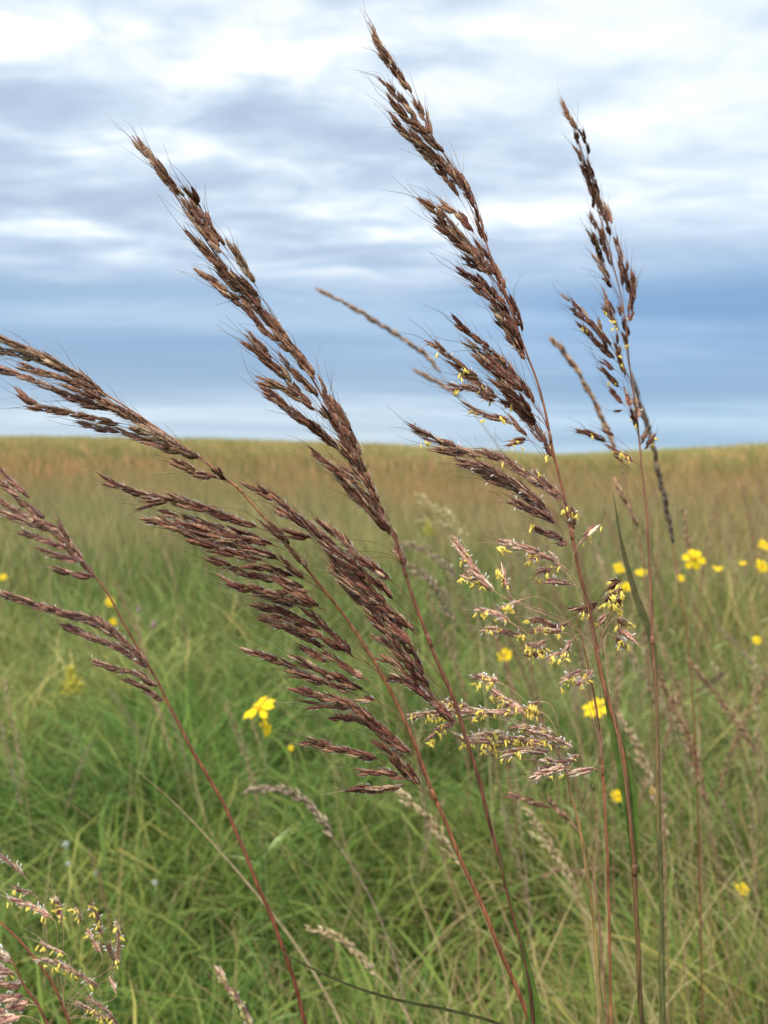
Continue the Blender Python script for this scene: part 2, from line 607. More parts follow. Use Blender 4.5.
def make_plant(name, label, group, stem_px, depth, racemes, mat='p', r0=.0003, r1=.0011, smat=None, d_end=None,
               spk=.0085, wid=.0020, seed=1, awnlen=.012, white=.12, pale=False, spread=.010, nodes=(), branch_nodes=(), cat='grass plant'):
    """an Indian grass culm traced top to bottom, its racemes, down to the soil"""
    rnd = random.Random(seed)
    d_end = d_end if d_end is not None else depth
    sp = smooth_curve(np.array(stem_px, float), 160)
    dd = np.linspace(depth, d_end, 160)
    sw = np.array([P(x, y, z) for (x, y), z in zip(sp, dd)])
    sw += np.array([[mnoise.noise((k * .09, seed, q * 7.7)) for q in range(3)] for k in range(160)]) * .0011 * min(1, float(np.linalg.norm(sw[0] - sw[-1])) / .3) ** 2     # a living stem is never quite even
    low = to_ground(sw[::12], depth)
    root = low[-1].copy()
    root[2] = 0.0
    t = thing(name, root, label, cat, group)
    t['kind'] = 'thing'
    fullp = np.vstack([sw, low])
    rad = np.concatenate([np.interp(np.linspace(0, 1, 160), [0, .35, .6, 1], [r0 * .8, r0 * 1.6, r1 * .85, r1]), np.linspace(r1, r1 * 1.5, len(low))])
    mb = MB()
    mb.tube(fullp, rad, 8, 0)
    for k in nodes:                                 # swollen joints
        i = int(np.argmin(np.hypot(*(sp - np.array(k)).T)))
        i = min(max(i, 2), 156)
        v = unit(sw[i + 1] - sw[i])
        rr = rad[i]
        mb.tube([sw[i] - v * .003, sw[i] - v * .0012, sw[i], sw[i] + v * .0012, sw[i] + v * .003], [rr * 1.02, rr * 1.22, rr * 1.34, rr * 1.2, rr * 1.02], 8, 0)
    mb.build('stem', smat, t, origin=root)
    nodes_i = sorted(int(np.argmin(np.hypot(*(sp - np.array(k)).T))) for k in tuple(nodes) + tuple(branch_nodes))
    for pts, opt in parse(racemes):
        mt = MATS[opt.get('m', mat)]
        big = 1.06 if opt.get('m', mat) in 'tb' else 1.0      # the ripe upper spikelets are the plumpest
        make_raceme(t, pts, lambda i: dd[i], sw, sp, rnd, mt, spk * big * float(opt.get('s', 1)), wid * big * float(opt.get('w', 1)),
                    int(math.ceil(int(opt.get('a', 0)) * 2.8)), float(opt.get('h', white)), awnlen, pale, spread, nodes_i)
    return t, sw, sp, dd


def blade(parent, name, px, depth, wid, mat, side=(1, 0, 0), fold=.2, d_end=None, root=None):
    d_end = depth if d_end is None else d_end
    c = smooth_curve(np.array(px, float), 28)
    pts = np.array([P(x, y, z) for (x, y), z in zip(c, np.linspace(depth, d_end, 28))])
    w = np.interp(np.linspace(0, 1, 28), np.linspace(0, 1, len(wid)), wid)
    mb = MB()
    mb.ribbon(pts, w, side, 0, fold)
    return mb.build(name, mat, parent, origin=pts[-1])


# ------------------------------------------------------------------ foreground Indian grass
RED = (.17, .062, .036)
GRN = (.11, .13, .035)
YEL = (.30, .23, .07)
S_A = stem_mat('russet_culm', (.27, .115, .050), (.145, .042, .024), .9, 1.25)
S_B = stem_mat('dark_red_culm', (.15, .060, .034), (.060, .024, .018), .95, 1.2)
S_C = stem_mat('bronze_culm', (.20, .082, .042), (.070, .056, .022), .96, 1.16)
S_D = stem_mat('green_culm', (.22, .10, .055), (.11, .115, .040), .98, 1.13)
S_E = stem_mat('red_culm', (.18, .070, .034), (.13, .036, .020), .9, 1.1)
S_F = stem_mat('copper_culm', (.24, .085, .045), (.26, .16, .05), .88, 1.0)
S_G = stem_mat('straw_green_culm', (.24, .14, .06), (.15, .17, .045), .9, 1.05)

PA = """
-60,312 -25,327 5,341 30,351 60,366 88,381 106,396 m=t
-50,330 -20,342 8,352 40,359 70,373 97,390 m=t
8,362 30,369 50,375 75,383 100,392 m=b
-14,364 10,373 40,383 70,396 95,405 118,410 m=r
12,393 25,398 42,408 70,413 100,420 118,423 m=b
74,424 100,428 128,434 152,443 182,453 m=r
66,384 90,395 118,410 140,422 162,434 m=b
95,395 120,410 145,425 168,440 m=b
128,433 150,437 170,446 194,458 m=b
120,425 150,432 178,447 198,459 m=t
167,462 184,466 200,474 216,478
214,467 225,480
97,475 112,483 132,491 152,497 178,499 204,507 230,518 256,527 m=p
130,501 150,503 172,500 192,507 214,514 236,522 m=b
155,511 170,515 190,520 212,527 238,536
136,522 160,522 182,530 206,537 228,541 252,541 272,545
180,515 205,525 232,530 258,538
165,517 190,527 215,534 240,542
187,539 207,545 230,552 252,551 276,558
210,541 235,545 258,552 278,560
215,549 240,556 262,561
204,559 222,563 242,572 266,578 290,584 308,591
244,565 268,569 292,576
278,560 291,568 304,578 m=b
262,519 273,530 284,540 292,549 m=b
290,545 298,556 306,568 m=b
220,577 236,586 256,592 276,600 296,606
244,592 262,590 280,597 300,602 318,607
245,601 265,607 285,613 303,621 320,629
268,588 295,594 316,606
252,613 272,622 292,630 312,640 324,646
262,612 285,620 305,630 322,638
293,640 310,652 327,661
300,604 322,625 340,642 353,656
316,630 330,642 345,652
319,649 335,660 350,670 364,678
239,650 256,654 276,660 292,667 310,677 322,684
284,650 302,661 322,672 345,682 362,690
281,672 300,675 320,680 340,688 350,692
285,683 305,692 326,698 346,703 366,716 382,730 396,742 409,753
298,700 316,705 336,706 356,710 374,723
355,697 374,701
325,716 346,718 372,722
345,712 368,724 388,740 404,756
370,735 386,749 400,762 412,775 419,785
385,752 400,768 414,784
293,745 314,742 335,749 356,753 376,759
352,776 370,772 388,774 403,778
347,793 366,789 384,789 402,786
"""
make_plant('grass_plant', 'russet stem whose long dark seed head arches off the left edge, above the yellow pair', 'tall grasses in seed in front',
           [(-60, 305), (0, 335), (60, 362), (105, 392), (150, 424), (190, 451), (222, 476), (240, 489), (265, 517), (290, 548), (320, 585), (350, 624), (378, 668), (400, 710), (420, 757),
            (434, 793), (470, 880), (500, 950), (531, 1024)], .40, PA, 'p', r1=.00100, smat=S_A, seed=3, nodes=[(434, 793), (240, 489)], branch_nodes=[(190, 451), (290, 548), (335, 604), (388, 688)], spread=.014, white=0)

PB = """
130,134 145,151 160,170 173,187 184,197 m=t
152,160 165,176 180,192 m=b
184,182 193,195 200,206 m=b
197,203 205,215 211,227 m=b
177,203 191,216 206,233 222,252 m=b
180,193 200,216 224,246 m=b
223,235 235,250 245,268 254,283 m=t
187,231 205,250 220,265 236,280 257,295 m=b
198,268 215,283 231,296 250,312 268,335 m=b
205,250 225,272 245,290 262,308 m=b
222,275 242,291 262,312 280,331 290,345 m=b
235,274 258,295 m=b
210,262 232,285 250,302 272,322 m=b
258,312 276,328 290,345 303,361 313,376 m=b
240,330 255,342 272,357 m=b
243,337 258,352 272,365 286,378 300,394 m=b
275,355 290,368 305,384 317,397 m=b
262,325 283,344 300,360 315,378 m=b
252,375 269,383 286,390 303,400 315,409 m=b
250,383 268,393 285,405 301,418 318,431 337,446 m=p
270,395 290,411 308,425 m=p
315,402 330,420 m=b
300,418 320,432 337,449 m=p
318,380 330,400 340,422 347,437 m=b
330,400 345,424 355,444 362,461 m=b
325,412 340,433 352,452 m=p
307,449 320,458 333,468 346,476 358,483 m=p
330,473 345,482 360,492 376,506 384,517 m=p
348,495 361,502 378,514 m=p
335,445 350,456 363,471 371,489 m=p
338,460 356,474 370,488 378,503 m=p
375,513 388,528 397,539 m=p
340,478 366,506 390,535 m=p
394,545 404,566 m=b
246,481 262,492 280,502 296,516 316,531 336,546 m=p
272,508 290,517 305,526 322,541 342,556
281,531 295,535 310,538
317,519 331,531 346,543 357,556 372,566 388,578
300,520 322,538 345,556 368,574
320,540 346,560 366,576 385,590 393,599
330,555 350,575 370,590 385,603
345,545 360,560 376,571 390,580
320,548 341,566 362,586 382,606 402,621 413,631
335,575 356,595 376,612 396,629 404,646
325,560 345,580 368,600 390,618
347,590 362,602 381,616 397,631 411,644
359,606 376,621 391,636 402,650
340,568 365,590 388,612 405,632
365,632 381,640 396,650 414,662
400,640 415,656 424,674
374,657 391,662 406,672 418,683
384,678 400,680 416,688 428,699
405,665 422,682
395,650 412,668 428,688
410,680 426,696 441,711 453,723
424,689 438,705 451,718
"""
B_ = make_plant('grass_plant', 'dark red stem topped by long brown seed head pointing up left against the clouds', 'tall grasses in seed in front',
           [(132, 136), (172, 190), (206, 240), (230, 272), (262, 312), (292, 350), (320, 395), (345, 436), (366, 484), (385, 520), (396, 541), (405, 570), (417, 610), (430, 642), (445, 680),
            (458, 715), (476, 770), (500, 860), (520, 940), (529, 985), (534, 1024)], .385, PB, 'p', r1=.00095, smat=S_B, seed=5, nodes=[(430, 642), (404, 568)], branch_nodes=[(230, 272), (300, 365), (366, 484), (462, 728)], spread=.012, white=0)
blade(B_[0], 'leaf_blade', [(499, 855), (512, 900), (524, 950), (533, 990), (538, 1030), (542, 1080)], .384, [.0004, .0012, .0034, .0062, .0075, .008], GREENLEAF, (.8, -.6, 0), .25)

PC = """
368,22 377,40 386,56 396,71 405,85 411,93 m=b
379,48 391,67 m=t
413,95 421,111 427,124 431,135 m=b
376,75 389,88 401,100 411,112 418,121 m=b
383,96 396,108 409,122 425,135 436,146 443,153 m=b
389,114 402,130 416,143 430,159 444,175 458,196 m=b
418,141 432,155 448,168 457,181 m=b
405,128 425,148 444,168 m=b
435,150 455,177 470,198 m=p
453,171 465,186 475,207 m=p
468,203 478,221 486,243 m=p
436,200 450,210 463,220 473,232 m=p
415,190 429,205 443,218 456,232 470,247 482,262 491,276 m=b
432,212 446,228 461,245 476,258 487,273 m=p
457,253 471,262 487,273 m=p
435,220 455,240 472,254 m=b
446,222 464,240 480,256 m=p
473,240 486,257 498,275 505,293 m=p
455,269 470,278 485,290 500,304 508,316 m=p
472,273 490,290 506,306 m=p
465,278 483,293 498,307 m=p
487,301 501,315 512,329 519,346 m=p
490,313 503,325 515,339 524,355 m=p
498,308 510,321 517,333 m=p
506,293 515,311 522,331 m=p
505,335 516,345 526,358 m=p
449,314 461,326 476,338 491,351 506,365 517,379 526,390 533,402 m=p
462,341 478,350 496,362 511,375 523,387 m=p
470,350 490,367 506,380 522,392 m=p
480,352 500,370 518,388 m=p
490,376 506,388 521,400 533,416 m=p
514,378 525,389 533,403 m=p
500,390 516,403 530,416 536,424 m=p
495,382 513,396 528,410 m=p
426,337 441,350 456,363 470,374 479,379 m=b a=2 h=.6
452,372 468,378 485,388 497,397 m=r a=2 h=.5
442,384 460,388 478,391 494,400 m=r a=1 h=.4
462,403 478,412 495,418 512,423 526,436 m=r a=2 h=.5
498,395 516,410 531,425 546,446 m=r a=1 h=.4
505,447 515,442 525,440 a=2 m=r
528,423 544,439 552,456 m=p a=1 h=.4
404,431 420,433 436,440 456,448 480,456 m=r a=2 h=.2
428,448 445,451 464,456 m=r
475,448 491,455 510,463 526,475 542,484 m=r a=1 h=.6
448,461 465,463 485,467 501,475 521,488 546,508 m=r h=.3
484,476 500,483 518,490 532,501 m=r h=.4
508,464 530,475 550,487 562,497 m=r a=2 h=.6
455,462 475,469 495,480 516,490 536,505 552,514 m=r h=.3
470,464 492,474 514,485 540,503 m=p
505,497 520,505 535,512 551,519 m=r h=.5
520,500 538,510 555,523 m=r h=.6
530,478 548,489 562,499 m=r
531,527 546,533 562,538 a=1 m=r
550,538 568,544 m=r
490,541 506,543 523,548 539,553 m=f a=2 h=.6
523,560 536,557 551,558 563,566 m=f a=4 h=.7
530,573 540,572 550,568 m=f a=2 h=.5
543,583 557,582 571,584 m=f h=.5
598,524 590,532 581,541 m=f a=2
567,503 571,515 575,529 m=f a=3 h=.7
452,537 462,552 473,567 483,580 493,590 m=f a=3 h=.9
461,572 476,580 491,590 m=f a=5 h=.6
497,566 502,575 506,588 m=f a=4 h=.5
570,611 583,609 597,605 m=p a=2 h=.4
606,590 612,584 620,580 m=p a=3 h=.6
603,602 612,596 622,590 m=p a=5 h=.4
608,610 616,604 624,598 m=p a=4
592,626 600,621 607,614 m=f a=1 h=.5
633,627 625,623 617,618 m=f a=2
636,637 627,634 618,628 m=f h=.6
630,650 622,644 615,637 m=f a=2 h=.8
"""
C_ = make_plant('grass_plant', 'bronze stem with the tallest seed head, yellow anthers dotting its lower branches', 'tall grasses in seed in front',
           [(368, 22), (387, 56), (408, 88), (420, 110), (432, 135), (452, 166), (471, 193), (478, 212), (487, 243), (496, 270), (506, 292), (516, 322), (526, 353), (536, 382), (546, 416), (553, 448),
            (563, 490), (571, 530), (579, 570), (591, 622), (601, 665), (613, 718), (625, 772), (632, 830), (635, 880), (638, 950), (641, 1024)], .42, PC, 'p', r1=.00125, smat=S_C, seed=9,
           nodes=[(549, 437), (572, 533), (634, 868)], branch_nodes=[(411, 93), (471, 193), (499, 275), (530, 365), (601, 665)], spread=.012, white=.03)
blade(C_[0], 'leaf_blade', [(597, 650), (606, 692), (616, 735), (624, 770), (630, 800), (633, 830), (634, 868)], .4215, [.0004, .0022, .0044, .0062, .0070, .0056, .0028], GREENLEAF, (1, -.25, 0), .2)

PD = """
560,98 568,115 576,130 m=b
574,127 578,143
580,127 586,143
585,143 588,154
571,141 580,156 586,175 593,196
582,158 592,175 599,197
580,160 589,180 596,200
592,191 594,207
596,190 603,216
590,185 600,205 607,225
604,199 609,214 611,223
605,221 610,236
588,209 595,229
595,219 602,235 611,266
588,229 597,247 604,263
598,232 605,250
590,252 600,265 609,279
601,273 612,287
615,235 620,255 623,286
625,256 627,280 630,296
631,265 633,285 632,302 629,312
634,275 631,300
601,290 608,302 614,314
598,300 608,312 618,328 a=3 h=.4
618,300 622,316
622,316 628,336
634,307 629,321 a=1
562,294 575,305 590,322 600,332 609,344
570,308 586,321
577,320 590,335 602,348 614,359 a=1
596,319 603,335 610,346
600,338 609,352
615,332 618,350 621,363 625,376 a=1
622,330 626,346 a=1
597,355 605,362 614,369
597,365 607,374 619,386 a=1
608,388 615,395 623,403 h=.4
612,410 621,410
625,387 630,406
635,397 638,421 h=.5
629,409 637,426 a=1
574,431 590,434 606,441 a=1
600,427 613,436
604,446 618,452 633,461 a=4
612,455 622,462 h=.6
648,429 641,443
656,434 645,448 a=2
"""
make_plant('grass_plant', 'slender green stem with sparse upright seed head, rightmost one against the sky', 'tall grasses in seed in front',
           [(561, 99), (575, 133), (585, 163), (596, 204), (605, 235), (612, 262), (620, 292), (625, 325), (630, 365), (635, 402), (640, 442), (644, 490), (648, 540), (652, 620), (656, 700), (658, 800),
            (660, 900), (661, 1024)], .56, PD, 'p', r0=.00035, r1=.0012, smat=S_D, seed=13, spk=.0085, wid=.0020, awnlen=.011, nodes=[(653, 640)], branch_nodes=[(590, 183), (613, 264), (626, 330), (634, 395), (641, 450), (643, 478)], spread=.014, white=.08)

PE = """
-45,436 -20,452 0,470 16,486 30,497
-25,470 0,484 20,496
10,497 26,505 44,519
-28,492 0,501 20,513 40,522 60,530
-30,505 0,513 25,522 48,530
14,530 40,538 66,549
55,518 64,532 76,552
30,545 55,555 82,563
50,567 70,573 92,577
45,525 65,540 85,562
60,540 80,560 95,577
-15,590 5,595 25,601 48,608 72,615 92,619
30,604 60,613 88,622 110,632
40,607 70,615 100,626 122,641
55,620 82,633 108,644 132,656
62,624 85,635 110,646
90,612 110,628 130,647 146,663
80,612 105,626 126,642
110,640 130,655 147,668
85,660 105,665 124,671 140,676 157,687
120,677 138,684 152,691
143,690 152,694 163,700
"""
make_plant('grass_plant', 'red stem at left with short rosy-brown head leaning out of the frame, soft focus', 'tall grasses in seed in front',
           [(-60, 425), (0, 482), (40, 522), (72, 552), (96, 578), (116, 607), (142, 656), (160, 686), (172, 710), (190, 745), (215, 790), (240, 840), (260, 890), (275, 925), (292, 975), (306, 1024)],
           .52, PE, 'r', r0=.0004, r1=.0012, smat=S_E, seed=17, spk=.0092, wid=.0021, awnlen=.008, white=.1, spread=.016)

PF = """
472,607 485,611 498,615 510,622 m=f a=6 h=.5
480,630 495,630 510,633 524,637 m=f a=6 h=.4
495,612 510,605 520,600 m=f a=4
520,620 540,621 558,626 568,622 m=p a=3 h=.5
525,632 545,630 562,632 m=f a=4
522,642 536,645 546,640 m=f a=6 h=.4
524,650 535,655 545,648 m=p a=5
542,661 555,655 566,650 572,640 m=f a=6 h=.6
557,683 570,676 582,671 m=f a=5 h=.7
575,688 583,680 592,670 m=f a=4 h=.8
"""
make_plant('grass_plant', 'thin copper stem with small drooping branches full of yellow anthers, between bronze and straw stems', 'tall grasses in seed in front',
           [(575, 612), (582, 640), (589, 670), (596, 705), (601, 745), (604, 790), (607, 850), (609, 920), (611, 1024)], .47, PF, 'f', r0=.0004, r1=.00085, smat=S_F, seed=21, spk=.0058, wid=.0017,
           awnlen=.010, white=.5, spread=.02, nodes=[(602, 769)])

PG = """
405,718 420,715 438,713 456,711 a=8 h=.5
427,736 440,729 456,722 a=7 h=.5
446,713 468,712 490,712 514,712 a=8 h=.4
436,700 452,704 470,707 a=3
470,680 482,678 497,682 a=7 h=.5
488,690 504,699 522,711 a=7 h=.6
500,704 520,708 540,712 a=7 h=.6
526,706 540,702 a=6 h=.8
462,744 480,736 502,732 a=6 h=.7
452,733 470,740 490,740 a=3
478,749 504,743 530,738 a=8 h=.5
495,736 520,741 545,744 a=9 h=.6
505,728 530,728 552,733 a=3 h=.5
528,732 550,738 572,749 a=3 h=.8
500,755 525,750 548,752 a=4
538,757 558,762 574,760 a=2
528,781 545,773 566,768 a=1
564,776 580,772 594,769
540,770 560,766 578,755
"""
make_plant('grass_plant', 'straw-green stem carrying the widest spray of pink branches dripping yellow anthers', 'tall grasses in seed in front',
           [(545, 735), (560, 757), (567, 776), (571, 795), (578, 820), (585, 860), (592, 905), (597, 960), (602, 1024)], .43, PG, 'f', r0=.0005, r1=.00095, smat=S_G, seed=25, spk=.0068, wid=.0019,
           awnlen=.014, white=.5, spread=.02, nodes=[(568, 778)])

PH = """
-4,851 10,863 24,876 h=1
8,885 20,890 32,894 a=1 h=.5
5,898 25,903 40,910 50,916 a=5 h=.7
52,892 58,905 62,921 a=4 h=.4
78,906 80,923 a=2
89,900 97,916 102,936 a=4 h=.6
84,925 94,941 101,953 a=3 h=.4
117,918 119,940 117,966 a=4
107,940 113,961
37,942 50,947 64,953 a=3 h=.4
35,958 55,963 70,970 85,978 98,986 a=5
110,976 116,992
73,1000 90,1010 112,1023 a=4
85,996 105,1010 118,1024 a=1
"""
make_plant('grass_plant', 'flowering grass at the bottom left corner with loose branches of hanging yellow anthers', 'tall grasses in seed in front',
           [(-20, 905), (0, 922), (20, 941), (40, 965), (56, 990), (70, 1024)], .50, PH, 'f', r0=.0004, r1=.0008, smat=S_A, seed=29, spk=.0062, wid=.0015, white=.5, spread=.02)
PI_ = """
-25,945 -5,953 12,962 a=1 h=.6
-30,975 -8,975 15,974 a=2 h=.6
-20,990 5,985 24,984 h=.5
-20,1005 0,1000 22,998 h=.5
-25,965 -5,966 10,970 a=3
-10,1015 10,1010 28,1005
-20,1030 0,1020 20,1016
"""
make_plant('grass_plant', 'pink flowering spray half cut by the left edge just above the bottom corner', 'tall grasses in seed in front',
           [(10, 955), (24, 985), (38, 1005), (52, 1035)], .36, PI_, 'f', r0=.0003, r1=.0007, smat=S_E, seed=31, white=.5, spread=.012)
PJ = """
213,965 221,976 228,986 a=3 h=.5
225,982 235,996 242,1008 a=3 h=.5
236,1000 246,1014 252,1030 a=3 h=.5
"""
make_plant('grass_plant', 'small lone seed spike with pale anthers at the bottom, right of the left corner spray', 'tall grasses in seed in front',
           [(214, 967), (228, 988), (242, 1010), (256, 1040)], .75, PJ, 'f', r0=.0004, r1=.0007, smat=S_G, seed=33, spk=.0085, wid=.0028, pale=True, white=.6, awnlen=.006)


# ------------------------------------------------------------------ separate blades and bare stems near the front
def lone_blade(label, px, depth, wid, mat, name='dry_blade', cat='grass blade', side=(.3, -.4, 1), fold=.15, d_end=None):
    c = smooth_curve(np.array(px, float), 40)
    d_end = depth if d_end is None else d_end
    pts = np.array([P(x, y, z) for (x, y), z in zip(c, np.linspace(depth, d_end, 40))])
    low = to_ground(pts[::6], depth)
    allp = np.vstack([pts, low])
    w = np.concatenate([np.interp(np.linspace(0, 1, 40), np.linspace(0, 1, len(wid)), wid), np.full(len(low), wid[-1])])
    mb = MB()
    mb.ribbon(allp, w, side, 0, fold)
    root = allp[-1].copy()
    root[2] = 0
    return tag(mb.build(name, mat, None, origin=root), label, cat, None, 'thing')


lone_blade('long dry tan blade curving along the bottom edge under the red left stem', [(218, 904), (240, 919), (270, 942), (300, 962), (350, 985), (400, 1000), (450, 1010), (500, 1024), (540, 1050)], .50,
           [.0003, .0009, .0016, .0024, .0028, .0028, .0026], BRONZELEAF)
lone_blade('thin yellowing blade slanting down right behind the red left stem', [(128, 763), (150, 781), (180, 808), (215, 845), (258, 895), (300, 950), (335, 1010), (350, 1050)], .72,
           [.0003, .0016, .0026, .0034, .0036, .0036], DRYLEAF)
lone_blade('pale green slanting stalk crossing the grass below the yellow flower pair', [(238, 818), (275, 880), (320, 960), (350, 1024), (365, 1060)], .95,
           [.001, .0036, .0045, .0045], GREENLEAF, 'green_blade')
lone_blade('dark narrow leaf leaning beside the slender green stem on the right', [(613, 492), (622, 545), (634, 590), (645, 620), (652, 642), (656, 690), (658, 740)], .575,
           [.0003, .0018, .0036, .0048, .0042, .0022, .0016], BRONZELEAF, 'bronze_blade', side=(1, -.2, 0))


# ------------------------------------------------------------------ out-of-focus seed stalks a little farther off
def spike_mesh(mb, path, thick, mi, rnd, blen=.010, dens=1.0, loose=.25):
    """crowded small spikelets along a path (tip -> base): a narrow seed head"""
    L = float(np.sum(np.linalg.norm(np.diff(path, axis=0), axis=1)))
    n = max(6, int(L / (blen * .16) * dens))
    pth = smooth_curve(path, 60)
    T = -np.gradient(pth, axis=0)
    for k in range(n):
        u = (k + rnd.random()) / n
        i = min(59, int(u * 59))
        env = min(1, u * 5 + .25) * min(1, (1 - u) * 4 + .3)
        t = unit(T[i])
        a = unit(np.array([rnd.gauss(0, 1), rnd.gauss(0, 1), rnd.gauss(0, 1)]))
        out = unit(a - t * a.dot(t))
        ax = unit(t + out * loose * rnd.uniform(.5, 1.6))
        p0 = pth[i] + out * thick * env * rnd.uniform(0, .5)
        w = blen * rnd.uniform(.22, .34)
        ln_ = blen * rnd.uniform(.8, 1.3)
        B = np.cross(ax, out)
        q = np.array([p0, p0 + ax * ln_ * .4 + out * w * .5, p0 + ax * ln_ * .4 + B * w * .5, p0 + ax * ln_ * .4 - out * w * .5, p0 + ax * ln_ * .4 - B * w * .5, p0 + ax * ln_])
        mb.add(q, [(0, 2, 1), (0, 3, 2), (0, 4, 3), (0, 1, 4), (5, 1, 2), (5, 2, 3), (5, 3, 4), (5, 4, 1)], mi)


def seed_stalk(label, head_px, stem_px, depth, mat, thick=.006, smat=None, name='seed_stalk', group='blurred seed stalks behind the front grasses', d_end=None, seed=1, rs=.0012, blen=.010, loose=.25, dens=1.0,
               extra=()):
    rnd = random.Random(seed)
    pxs = list(head_px) + list(stem_px)
    nh = len(head_px)
    d_end = depth if d_end is None else d_end
    dd = np.linspace(depth, d_end, len(pxs))
    w = np.array([P(x, y, z) for (x, y), z in zip(pxs, dd)])
    c = smooth_curve(w, 60)
    low = to_ground(c[::8], depth)
    root = low[-1].copy()
    root[2] = 0
    t = thing(name, root, label, 'seed stalk', group)
    mb = MB()
    allp = np.vstack([c, low])
    mb.tube(allp, np.linspace(rs * .4, rs, len(allp)), 5, 0)
    mb.build('stem', smat or mat, t, origin=root)
    mb = MB()
    spike_mesh(mb, w[:nh], thick, 0, rnd, blen, dens, loose)
    mb.build('seed_head', mat, t, origin=w[nh - 1])
    for e in extra:
        mb = MB()
        ew = np.array([P(x, y, depth) for x, y in e])
        spike_mesh(mb, ew, thick * .8, 0, rnd, blen, dens, loose)
        k = int(np.argmin(np.linalg.norm(c - ew[-1], axis=1)))
        mb.tube(smooth_curve([ew[-1], (ew[-1] + c[min(k + 4, 59)]) / 2, c[min(k + 6, 59)]], 5), rs * .4, 4, 0)
        mb.build('seed_head', mat, t, origin=ew[-1])
    return t


seed_stalk('soft grey-brown spike arching left in front of the blue cloud base, beside the tallest head', [(325, 294), (350, 306), (380, 324), (408, 342), (428, 358), (442, 376)],
           [(462, 400), (482, 424), (500, 450), (522, 495), (540, 545)], 1.3, RUST, .0035, seed=2, blen=.017, rs=.0009, loose=.13, dens=.9, extra=[[(418, 372), (440, 384), (462, 400)]])
seed_stalk('narrow drab spike leaning left below the sparse upright head', [(557, 344), (574, 366), (590, 392), (602, 418), (612, 440), (618, 455)], [(625, 480), (634, 520), (644, 570), (652, 640)], 1.0, RUST, .0030,
           seed=3, blen=.016, loose=.12, dens=.9, extra=[[(618, 488), (630, 510), (640, 530)]])
seed_stalk('dark narrow spike rising over the horizon just right of the slender green stem', [(634, 384), (642, 410), (652, 442), (660, 478), (668, 512), (674, 548)], [(680, 590), (688, 640), (694, 720)], 1.0, DARK, .0035,
           seed=4, blen=.015, loose=.11, smat=S_A, rs=.0009)
seed_stalk('short rusty spike just above the biggest right-hand yellow flower', [(683, 512), (686, 530), (690, 552)], [(692, 600), (697, 660), (700, 740)], 1.2, RUST, .004, seed=5, smat=RUST, rs=.0009, loose=.14, dens=.8)
seed_stalk('tan drooping plume left of the flowering branches, above a brown twin', [(398, 543), (420, 548), (442, 562), (458, 582)], [(475, 612), (492, 655), (505, 710)], 1.35, DRAB, .011, seed=6, blen=.013, loose=.4,
           extra=[[(408, 566), (430, 580), (452, 606)], [(425, 575), (440, 600), (455, 625)]])
seed_stalk('cream feathery plume in the meadow left of the pink flowering branches', [(418, 497), (434, 506), (450, 518), (462, 534)], [(470, 570), (478, 620)], 2.0, CREAM, .020, seed=7, blen=.016, loose=.7, dens=.5,
           extra=[[(440, 510), (455, 522), (468, 540)], [(425, 520), (445, 528), (462, 540)]])
seed_stalk('nodding rosy-tan seed head below the lowest branches of the russet stem', [(252, 790), (275, 789), (300, 797), (320, 818), (336, 842)], [(352, 866), (374, 905), (395, 960), (408, 1020)], 1.0, DRAB, .007, seed=8, blen=.013, rs=.0012)
seed_stalk('thick straw seed head slanting beneath the pair of lowest brown branches', [(400, 792), (420, 812), (442, 838), (462, 868)], [(480, 905), (500, 960), (512, 1020)], 1.0, STRAW, .009, seed=9, blen=.012)
seed_stalk('pale straw seed head bending right near the bottom edge', [(312, 930), (335, 936), (356, 952), (378, 976)], [(398, 1000), (420, 1040)], .95, STRAW, .006, seed=10, blen=.011)
seed_stalk('straw head standing behind the lower straw-green stem', [(528, 812), (545, 836), (562, 864), (578, 896)], [(588, 930), (598, 985), (604, 1040)], 1.25, STRAW, .008, seed=11, blen=.012)
seed_stalk('pale straw twin head just left of the straw-green stem', [(533, 834), (552, 852), (570, 880)], [(584, 915), (594, 970)], 1.35, CREAM, .007, seed=12)
seed_stalk('tall straw plume between bronze stem and slender green stem', [(622, 720), (636, 745), (648, 775), (660, 810), (668, 842)], [(676, 890), (684, 950), (690, 1020)], 1.3, STRAW, .011, seed=13, blen=.014)
seed_stalk('pinkish plume leaning left right of the slender green stem', [(655, 668), (672, 702), (688, 740), (700, 778), (708, 812)], [(716, 860), (726, 930), (732, 1010)], 1.3, RUST, .011, seed=14, blen=.014)
seed_stalk('rusty plume slanting from the right edge under the yellow flowers', [(690, 664), (712, 690), (736, 722), (758, 752)], [(782, 800), (800, 870)], 1.4, RUST, .010, seed=15, blen=.013)
seed_stalk('brown bare forked stalk at the right edge below the yellow flowers', [(700, 690), (712, 682), (726, 672)], [(745, 655), (758, 648), (780, 690), (790, 800)], 1.5, DARK, .006, seed=16)
seed_stalk('rosy thin seed head lying across the grass below the pink spray', [(512, 796), (530, 800), (552, 808)], [(575, 826), (590, 860), (600, 930)], .75, ROSE, .004, seed=17, blen=.008, rs=.0008, extra=[[(552, 803), (560, 812), (570, 822)]])
seed_stalk('faint brown seed head beside the bottom of the dark red stem, right', [(600, 868), (580, 872), (560, 870), (545, 876)][::-1], [(620, 872), (650, 900), (660, 1000)], 1.5, RUST, .005, seed=18)


